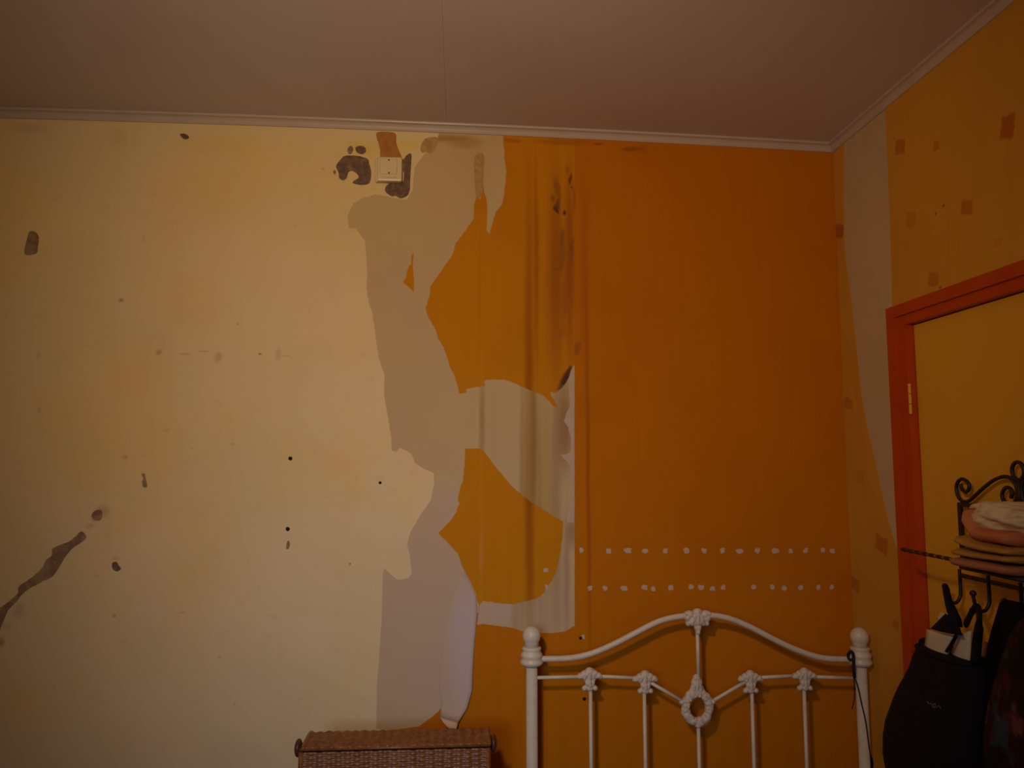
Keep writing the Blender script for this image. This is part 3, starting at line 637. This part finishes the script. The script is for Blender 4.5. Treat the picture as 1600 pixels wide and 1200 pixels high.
ring += [B(0, -27, 11, 9), B(0, -36, 9, 9), B(0, -42, 6, 7), B(-9, -20, 6, 8, .5), B(9, -20, 6, 8, -.5), B(0, -33, 2.4, 12, 0, 8), B(-5, -30, 2, 9, .3, 7.5), B(5, -30, 2, 9, -.3, 7.5), B(-24, -8, 4, 4), B(24, -8, 4, 4), B(0, 26, 5, 4)]
OVAL = blob_mesh('oval', ring)
put_cast('cast_oval', OVAL, H(1089.5, 1105))

# black cord knotted on the right post
cd = thing('knotted_cord', (xr_, D - HO - .03, H(1346, 1040).z), 'thin black cord knotted round the right headboard post', 'cord')
bm = bmesh.new()
def HF(px, py, o_): return W(px, py, HO + o_)
tube(bm, catmull([HF(1326, 1022, .004), HF(1329, 1018, .013), HF(1333, 1022, .018), HF(1333.5, 1034, .030), HF(1334, 1045, .028), HF(1335, 1058, .014)], 5), .0045, 8)
tube(bm, catmull([HF(1325, 1022, .004), HF(1326, 1029, .012), HF(1331, 1031, .016), HF(1335, 1026, .020)], 5), .004, 8)
link('knot', bm, CORD, cd, True)
bm = bmesh.new(); tube(bm, catmull([HF(1334, 1056, .014), HF(1340, 1072, .022), HF(1347, 1103, .024), HF(1353, 1130, .022), HF(1357, 1160, .018), HF(1360, 1185, .014), HF(1362, 1240, .012)], 6), .0019, 7); link('cord', bm, CORD, cd, True)
bm = bmesh.new(); tube(bm, catmull([HF(1334, 1056, .012), HF(1335, 1075, .014), HF(1335, 1092, .012), HF(1331, 1108, .010)], 5), .0016, 7); link('loose_end', bm, CORD, cd, True)
# dark bundle at the foot of the cord
bm = bmesh.new()
for k in range(9):
    px, py = [(1366, 1180), (1372, 1188), (1362, 1190), (1376, 1196), (1366, 1200), (1372, 1208), (1360, 1212), (1378, 1214), (1368, 1222)][k]
    ell(bm, W(px, py, .055 + .008 * (k % 3)), (.017, .015, .020))
o = link('dark_bundle', bm, WOOL, None, True); r = o.modifiers.new('r', 'REMESH'); r.mode = 'VOXEL'; r.voxel_size = .003; r.use_smooth_shade = True
tag(o, 'small dark cloth bundle hanging low behind the right headboard post', 'cloth')

# ------------------------------------------------------------------ wicker hamper
Yf, Yb_ = 2.06, 2.172
def P_at(px, py, y): d = ray(px, py); return EYE + d * (y / d.y)
hx0, hx1 = P_at(466, 1180, Yf).x, P_at(766, 1180, Yf).x
zl_ = P_at(617, 1170, Yf).z
hm = thing('wicker_hamper', ((hx0 + hx1) / 2, (Yf + Yb_) / 2, 0), 'brown wicker hamper with a rounded lid standing under the peeling paper', 'hamper')
SX, RH = .0235, .0056
def weave(bm, path, x0, x1, axis='x', nx=None, xm=0, taper=None):
    """path: list of (a, z, na, nz) along the profile; strands run across, over and under upright stakes"""
    nx = nx or int((x1 - x0) / (SX / 6))
    n0 = len(path); prev = None; s = 0.0
    # resample
    pts = [path[0]]; acc = []
    for i, p in enumerate(path):
        if i: s += math.hypot(p[0] - path[i - 1][0], p[1] - path[i - 1][1])
        acc.append(s)
    N = int(s / (RH / 4)); grid = []
    j = 0
    for i in range(N + 1):
        q = s * i / N
        while j < n0 - 2 and acc[j + 1] < q: j += 1
        f = 0 if acc[j + 1] == acc[j] else (q - acc[j]) / (acc[j + 1] - acc[j])
        a = [path[j][k] + (path[j + 1][k] - path[j][k]) * f for k in range(4)]
        row = int(q / RH); ph = (q / RH) % 1
        rowv = []
        jit = noise.noise(Vector((row * .71, 3.3, 0))) * .0006
        for k in range(nx + 1):
            x = x0 + (x1 - x0) * k / nx
            wv = .75 * math.cos(2 * math.pi * (x - x0) / SX) + .45 * math.cos(math.pi * (x - x0) / SX) * (1 if row % 2 else -1)
            d = .0017 * wv + .0022 * (math.sin(math.pi * ph) ** .7) + jit + noise.noise(Vector((x * 90, q * 150, 1))) * .0006
            if axis == 'x': co = (x, a[0] + a[2] * d, a[1] + a[3] * d)
            else: co = (a[0] + a[2] * d, x, a[1] + a[3] * d)
            rowv.append(bm.verts.new(co))
        if prev:
            for k in range(nx): bm.faces.new((prev[k], prev[k + 1], rowv[k + 1], rowv[k]))
        prev = rowv
bm = bmesh.new()
weave(bm, [(Yf + .004, .02, -1, 0), (Yf + .004, zl_ - .004, -1, 0)], hx0 + .006, hx1 - .006)
weave(bm, [(Yb_ - .004, .02, 1, 0), (Yb_ - .004, zl_ - .004, 1, 0)], hx0 + .006, hx1 - .006)
weave(bm, [(hx0 + .006, .02, -1, 0), (hx0 + .006, zl_ - .004, -1, 0)], Yf + .004, Yb_ - .004, 'y')
weave(bm, [(hx1 - .006, .02, 1, 0), (hx1 - .006, zl_ - .004, 1, 0)], Yf + .004, Yb_ - .004, 'y')
box(bm, (hx0 + .01, Yf + .01, 0), (hx1 - .01, Yb_ - .01, .03))
for xx in (hx0 + .006, hx1 - .006):
    for yy in (Yf + .006, Yb_ - .006): tube(bm, [(xx, yy, 0), (xx, yy, zl_ - .005)], .007, 8)
link('woven_body', bm, WICKER, hm, True)
lidp = []
yc, hd = (Yf + Yb_) / 2, (Yb_ - Yf) / 2
for k in range(21):
    a = math.pi * (1 - k / 20)
    ca, sa = math.cos(a), math.sin(a)
    y = yc + hd * (abs(ca) ** .8) * (1 if ca > 0 else -1); z = zl_ + .004 + .008 * (sa ** .75 if sa > 0 else 0)
    nrm = Vector((ca * .008, sa * hd)).normalized()
    lidp.append((y, z, nrm.x, nrm.y))
bm = bmesh.new()
weave(bm, lidp, hx0 + .012, hx1 - .003)
for xx in (hx0 + .012, hx1 - .003):
    tube(bm, [(xx, p[0], p[1]) for p in lidp], .006, 8)
    v_ = [bm.verts.new((xx, p[0], p[1])) for p in lidp]; bm.faces.new(v_)
tube(bm, [(hx0 + .004, Yf, zl_ + .003), (hx1, Yf, zl_ + .003)], .0035, 8)
tube(bm, [(hx0 + .004, Yb_, zl_ + .003), (hx1, Yb_, zl_ + .003)], .0035, 8)
link('lid', bm, WICKER, hm, True)
for xx, sg in ((hx0 + .006, -1), (hx1 - .004, 1)):
    bm = bmesh.new()
    q = [(.010, -.004), (.010, .004), (.013, .006), (.019, .009), (.0225, .013), (.0225, .017), (.019, .0215), (.012, .0245), (.004, .0255)]
    rings = [[Vector((xx + sg * h * .9, Yf + .04 + r_ * math.cos(2 * math.pi * k / 18), zl_ - .006 + r_ * math.sin(2 * math.pi * k / 18))) for k in range(18)] for r_, h in q]
    loft(bm, rings); link('end_knob', bm, KNOB, hm, True, label='dark round knob on the hamper end')

# ------------------------------------------------------------------ wrought iron rack on the door
RO = 0.012
def RK(px, py, o_=0.0): return RW(px, py, RO + o_)
ycen = RK(1595, 800).y
def mir(p): return Vector((p.x, 2 * ycen - p.y, p.z))
def lvl(px, py):  # height on the rack plane at that picture point
    return RK(px, py).z
yL = RK(1500, 790).y; yR = 2 * ycen - yL
z_rail = (lvl(1500, 788) + lvl(1600, 797)) / 2
rk = thing('coat_rack', (XR, ycen, z_rail), 'black wrought-iron coat rack with scrolled top hanging on the yellow door', 'coat rack')
S_ = 6.0
sc = [(365, 340), (380, 385), (408, 412), (436, 398), (447, 350), (420, 308), (375, 291), (340, 320), (326, 370), (335, 430), (360, 480), (400, 503), (450, 492), (520, 430), (600, 358), (680, 300), (750, 272), (810, 272), (860, 305), (890, 365), (896, 435), (880, 508), (838, 542), (790, 520), (757, 460), (762, 410), (795, 370), (832, 382), (850, 420), (838, 468)]
cur = [RK(1440 + x / S_, 700 + y / S_) for x, y in sc]
def flat_bar(bm, pts, half_w=.0035, half_t=.003):
    tube(bm, pts, half_w, 8)
bm = bmesh.new(); tube(bm, catmull(cur, 5), .0044, 8); link('scroll', bm, IRON, rk, True)
bm = bmesh.new(); tube(bm, catmull([mir(p) for p in cur], 5), .0044, 8); link('scroll', bm, IRON, rk, True)
bm = bmesh.new()
cz, cy = RK(1593.3, 736).z, ycen
rz_ = abs(RK(1593, 722).z - RK(1593, 750).z) / 2
tube(bm, [Vector((XR - RO, cy + rz_ * .95 * math.cos(2 * math.pi * k / 24), cz + rz_ * math.sin(2 * math.pi * k / 24))) for k in range(24)], .0044, 8, True); link('ring', bm, IRON, rk, True)
bm = bmesh.new(); tube(bm, [Vector((XR - RO, cy, cz - rz_)), Vector((XR - RO, cy, z_rail))], .005, 8); link('centre_bar', bm, IRON, rk, True)
bm = bmesh.new(); box(bm, (XR - RO - .003, yR - .006, z_rail - .005), (XR - RO + .003, yL + .006, z_rail + .005), .001); link('top_rail', bm, IRON, rk)
SD = .165   # depth of the shelf
z_sh = RK(1500, 866).z
dd_ = ray(1500, 875); y_sh = dd_.y / dd_.x * (XR - SD)     # far end of the shelf, inset from the scrolls
for yy in (yL, yR):
    bm = bmesh.new(); box(bm, (XR - RO - .004, yy - .006, z_sh - .01), (XR - RO + .004, yy + .006, z_rail + .004), .001); link('end_bar', bm, IRON, rk)
bm = bmesh.new()
for k in range(7):
    yy = yR + (y_sh - yR) * k / 6; tube(bm, [(XR - RO, yy, z_sh), (XR - SD, yy, z_sh)], .003, 8)
for xx in (XR - RO - .002, XR - .10, XR - SD): tube(bm, [(xx, yR, z_sh), (xx, y_sh, z_sh)], .0035, 8)
link('shelf_grid', bm, IRON, rk, True)
z_hr = (lvl(1505, 899) + lvl(1600, 922)) / 2
bm = bmesh.new(); box(bm, (XR - RO - .003, yR, z_hr - .005), (XR - RO + .003, RK(1502, 900).y + .004, z_hr + .005), .001); link('hook_rail', bm, IRON, rk)
hy = [RK(1502, 920).y, RK(1547, 930).y]
stp = hy[0] - hy[1]
hook_y = [hy[0] - stp * k for k in range(6) if hy[0] - stp * k > yR - .02]
z_hb = lvl(1547, 948); z_ht = lvl(1502, 890)
for yy in hook_y:
    bm = bmesh.new()
    x0 = XR - RO - .002
    zb2 = z_hb
    pts = [(x0, yy, z_ht), (x0, yy, zb2 + .02), (x0 - .003, yy, zb2 + .004), (x0 - .012, yy, zb2 - .008), (x0 - .024, yy, zb2 - .008), (x0 - .034, yy, zb2 + .004), (x0 - .038, yy, zb2 + .018), (x0 - .039, yy, zb2 + .028)]
    tube(bm, catmull(pts, 5), .0042, 8); ell(bm, (x0 - .039, yy, zb2 + .031), (.0075, .0075, .0075)); link('hook', bm, IRON, rk, True)
HKX = XR - RO - .041

# things lying on the rack ---------------------------------------------------------
def slab(name, mat, y0, y1, x0, x1, zf, th, seed, label, cat, bend=None, n=26, m=20, amp=.004, end_taper=.5):
    """soft folded cloth: a thick rounded slab along the shelf with a sagging, uneven surface"""
    bm = bmesh.new(); rings = []
    for i in range(n + 1):
        s = i / n; y = y0 + (y1 - y0) * s
        q = 1 - (1 - min(1, min(s, 1 - s) / .08)) ** 2 * end_taper
        zc_ = zf(s); r = []
        for k in range(m):
            a = 2 * math.pi * k / m; ca, sa = math.cos(a), math.sin(a)
            px_ = (abs(ca) ** .5) * (1 if ca > 0 else -1); pz_ = (abs(sa) ** .7) * (1 if sa > 0 else -1)
            xc, hx = (x0 + x1) / 2, (x1 - x0) / 2
            p = Vector((xc + hx * px_ * (1 - (1 - q) * .3), y, zc_ + th / 2 * pz_ * q))
            nz = noise.noise(Vector((p.x * 14, p.y * 9, seed * 3.1 + p.z * 20)))
            p.z += nz * amp; p.x += noise.noise(Vector((p.z * 60, p.y * 12, seed))) * amp
            r.append(p)
        rings.append(r)
    loft(bm, rings); o = link(name, bm, mat, None, True); return tag(o, label, cat)
def zat(px, py, x):  d = ray(px, py); return EYE + d * (x / d.x)
xfr = XR - .195      # front edge of the pile
z0 = z_sh + .0065
yfar = zat(1478, 872, xfr).y; ynear = yR + .02
slab('folded_cloth', PINKB, yfar + .000, ynear, xfr, XR - .03, lambda s: z0 + .008, .020, 1, 'pinkish-brown folded cloth at the bottom of the pile on the rack', 'cloth')
slab('folded_cloth', OCHRE, yfar + .006, ynear, xfr + .008, XR - .03, lambda s: z0 + .0265 + .003 * s, .016, 2, 'thin mustard folded cloth second from the bottom of the pile', 'cloth')
slab('folded_cloth', OCHRE, yfar - .012, ynear, xfr + .004, XR - .03, lambda s: z0 + .0445 + .012 * (1 - s) ** 3, .018, 3, 'ochre folded cloth directly under the salmon towel', 'cloth')
zt0 = z0 + .069
slab('salmon_towel', SALMON, zat(1488, 812, xfr).y - .005, ynear, xfr + .01, XR - .03, lambda s: zt0 + .045 * max(0, 1 - s / .30) ** 2 , .030, 4, 'salmon towel with an upturned end cradling the white linen', 'towel')
# bunched white linen
bm = bmesh.new()
p0 = zat(1568, 820, XR - .115)
q = bmesh.ops.create_icosphere(bm, subdivisions=5, radius=1.0)
for v_ in bm.verts:
    c_ = v_.co.copy(); n1 = noise.noise(c_ * 1.6 + Vector((4, 2, 1))) * .22 + noise.noise(c_ * 3.6 + Vector((1, 8, 3))) * .10
    c_ *= 1 + n1
    v_.co = Vector((p0.x + c_.x * .056, p0.y - .040 + c_.y * .130, zt0 + .039 + c_.z * (.030 if c_.z > 0 else .038)))
o = link('white_linen', bm, LINEN, None, True); tag(o, 'bunched cream-white linen lying in the salmon towel on the rack', 'linen')
# striped stick poking out along the shelf
xs = XR - .15
a = zat(1410, 858.5, xs); b = zat(1472, 871, xs); dd = (b - a).normalized()
st = thing('striped_stick', a, 'thin black and tan banded stick poking out from under the folded cloths', 'stick')
L_ = (b - a).length + .25
bm = bmesh.new(); tube(bm, [a, a + dd * L_], .0036, 10); link('shaft', bm, BAMBOO, st, True)
k = 0; pos = 0
while pos < (b - a).length + .03:
    bm = bmesh.new(); ln = .018; tube(bm, [a + dd * pos, a + dd * (pos + ln)], .0046, 10); link('black_band', bm, IRON, st, True); pos += .028

# ------------------------------------------------------------------ black backpack
BX = XR - .115
def bag_ring(pxl, pxr, py, kx=.5, n=28, pw=.72):
    pm = zat((pxl + pxr) / 2, py, BX)
    l, r = zat(pxl, py, BX), zat(pxr, py, BX)
    d = ray((pxl + pxr) / 2, py); th = math.atan2(d.x, d.y)
    rng = math.hypot(pm.x, pm.y); half = (pxr - pxl) / 2 / F * (Vector((pm.x, pm.y, pm.z - EYE.z)).dot(CR @ Vector((0, 0, -1))))
    a_ = half / math.hypot(math.sin(th), kx * math.cos(th))     # half width along the wall; depth is kx of it
    out = []
    for k in range(n):
        t_ = 2 * math.pi * k / n; ca, sa = math.cos(t_), math.sin(t_)
        out.append(Vector((pm.x + kx * a_ * (abs(sa) ** pw) * (1 if sa > 0 else -1) * .97, pm.y + a_ * (abs(ca) ** pw) * (1 if ca > 0 else -1) * .97, pm.z)))
    return out
hk1 = Vector((HKX + .004, hook_y[0], z_hb + .01)); hk2 = Vector((HKX + .004, hook_y[1], z_hb + .01))
bag = thing('backpack', zat(1470, 1110, BX), 'black backpack stuffed with papers hanging from the rack hooks', 'backpack')
bm = bmesh.new()
prof = [(1446, 1530, 1020), (1436, 1534, 1030), (1431, 1537, 1045), (1428, 1539, 1060), (1422, 1541, 1078), (1412, 1543, 1096), (1405, 1544, 1112), (1399, 1545, 1132), (1394, 1546, 1155), (1390, 1547, 1180), (1390, 1548, 1205), (1394, 1548, 1235), (1404, 1545, 1265), (1424, 1535, 1285)]
rings = [bag_ring(*p) for p in prof]
for i, r in enumerate(rings):
    for p in r:
        nz = noise.noise(p * 16) * .006; p.x += nz
loft(bm, rings); body = link('bag_body', bm, NYLON, bag, True)
# open collar rim
bm = bmesh.new(); r0 = bag_ring(1440, 1531, 1022); tube(bm, r0, .005, 8, True); link('rim', bm, NYLON, bag, True)
def quad(pts, x_off, mat, name, par, label=None, th=.0012, bend=.006):
    bm = bmesh.new(); n = 6
    a_, b_, c_, d_ = [Vector(p) for p in pts]; g = []
    for i in range(n + 1):
        rw = []
        for j in range(n + 1):
            s_, t_ = j / n, i / n
            p = a_.lerp(b_, s_).lerp(d_.lerp(c_, s_), t_)
            q_ = zat(p.x, p.y, x_off); q_.x -= bend * math.sin(math.pi * s_)
            rw.append(bm.verts.new(q_))
        g.append(rw)
    for r1, r2 in zip(g, g[1:]):
        for j in range(n): bm.faces.new((r1[j], r1[j + 1], r2[j + 1], r2[j]))
    o = link(name, bm, mat, par, True, label); m_ = o.modifiers.new('s', 'SOLIDIFY'); m_.thickness = th; return o
pa = quad([(1448, 983), (1493, 993), (1478, 1032), (1443, 1032)], BX - .02, PAPER, 'paper_sheet', None); tag(pa, 'larger white paper sticking out of the backpack on the left', 'paper')
pb = quad([(1494, 995), (1518, 985), (1517, 1036), (1484, 1032)], BX - .004, PAPER, 'paper_sheet', None); tag(pb, 'narrower white paper standing right of the backpack strap', 'paper')
pc = quad([(1469, 956), (1486, 960), (1480, 970), (1464, 968)], BX - .022, PAPER, 'white_tag', bag, 'small white tag on the strap', bend=.002)
# straps
def strap(pts, wid, name, th=.006):
    bm = bmesh.new(); P = catmull(pts, 6); rings = []
    n = len(P)
    for i, p in enumerate(P):
        t_ = (P[min(i + 1, n - 1)] - P[max(i - 1, 0)]).normalized()
        side = (CR @ Vector((0, 0, -1))).cross(t_).normalized(); nn = side.cross(t_).normalized()
        w_ = wid[0] + (wid[1] - wid[0]) * i / (n - 1)
        rings.append([p + side * w_ * math.cos(2 * math.pi * k / 10) + nn * th * math.sin(2 * math.pi * k / 10) for k in range(10)])
    loft(bm, rings); return link(name, bm, NYLON, bag, True)
Z = lambda px, py, o_=0.0: zat(px, py, BX - .03 + o_)
strap([Z(1478, 918, .02), Z(1480, 930, .01), Z(1484, 945), Z(1489, 958), Z(1493, 968), Z(1495, 980)], (.009, .014), 'carry_strap')
quad([(1480, 960), (1494, 962), (1504, 993), (1456, 983)], BX - .030, NYLON, 'top_flap', bag, th=.004)
strap([zat(1524, 946, HKX), zat(1529, 953, HKX), Z(1530, 975, .02), Z(1527, 1000, .015), Z(1524, 1035, .012)], (.008, .012), 'shoulder_strap')
strap([zat(1525, 946, HKX), zat(1518, 957, HKX), Z(1510, 974, .01)], (.007, .010), 'shoulder_strap')
strap([Z(1494, 993, -.004), Z(1488, 1004, -.004), Z(1479, 1018, -.004)], (.004, .004), 'cross_strap', .003)
# side pull and small embroidered mark
quad([(1436, 1000), (1446, 996), (1444, 1020), (1432, 1022)], BX + .01, NYLON, 'side_pocket', bag, th=.006)
bm = bmesh.new()
for seg_ in ([(1449, 1096), (1452, 1100), (1456, 1099)], [(1456, 1102), (1462, 1100), (1460, 1106), (1457, 1103)], [(1462, 1106), (1468, 1103), (1470, 1107)]):
    pts = []
    for x, y in seg_:
        # cast onto the bag's front
        best = None
        d = ray(x, y)
        pts.append(d)
    P = []
    body_me = body.data; 
    from mathutils.bvhtree import BVHTree
    bv = BVHTree.FromPolygons([(body_me.vertices[i].co)[:] for i in range(len(body_me.vertices))], [tuple(p.vertices) for p in body_me.polygons])
    for d in pts:
        h = bv.ray_cast(EYE, d.normalized())
        if h[0] is not None: P.append(h[0] - d.normalized() * .001)
    if len(P) > 1: tube(bm, catmull(P, 4), .0016, 6)
link('embroidered_mark', bm, THREAD, body, True, 'small grey embroidered mark')

# ------------------------------------------------------------------ garments right of the backpack
def drape(name, mat, levels, xo, label, cat, n=40, seed=1, fold=.012, kx=.35):
    bm = bmesh.new(); rings = []
    for (pxl, pxr, py) in levels:
        pm = zat((pxl + pxr) / 2, py, xo)
        d = ray((pxl + pxr) / 2, py); th = math.atan2(d.x, d.y)
        half = (pxr - pxl) / 2 / F * (Vector((pm.x, pm.y, pm.z - EYE.z)).dot(CR @ Vector((0, 0, -1))))
        a_ = half / math.hypot(math.sin(th), kx * math.cos(th)); r = []
        for k in range(n):
            t_ = 2 * math.pi * k / n; ca, sa = math.cos(t_), math.sin(t_)
            f = 1 + fold / max(.02, a_) * .5 * math.sin(7 * t_ + seed + pm.z * 3) * min(1, max(0, (py - levels[0][2]) / 60))
            r.append(Vector((min(XR - .006, pm.x + kx * a_ * sa * f), pm.y + a_ * ca * f, pm.z)))
        rings.append(r)
    loft(bm, rings); o = link(name, bm, mat, None, True); return tag(o, label, cat)
drape('hanging_coat', WOOL, [(1572, 1600, 941), (1566, 1616, 948), (1563, 1625, 965), (1558, 1632, 990), (1553, 1636, 1015), (1549, 1640, 1045), (1547, 1644, 1080), (1546, 1650, 1120), (1545, 1655, 1170), (1545, 1660, 1230), (1545, 1664, 1300)], XR - .075, 'plain black coat hanging on the rack hook beside the backpack', 'coat', seed=2)
drape('patterned_garment', PATTERN, [(1604, 1640, 968), (1594, 1670, 990), (1587, 1690, 1015), (1578, 1700, 1050), (1570, 1710, 1085), (1560, 1716, 1120), (1553, 1722, 1160), (1548, 1728, 1210), (1546, 1732, 1290)], XR - .15, 'dark red and blue patterned garment hanging in front of the black coat', 'garment', seed=5, fold=.02, kx=.3)
drape('pale_scarf', SCARF, [(1537, 1543, 1003), (1535, 1545, 1015), (1535, 1547, 1035), (1538, 1549, 1055), (1541, 1551, 1080), (1543, 1551, 1110)], XR - .05, 'narrow pale scarf showing between the backpack and the black coat', 'scarf', seed=3, fold=.003)
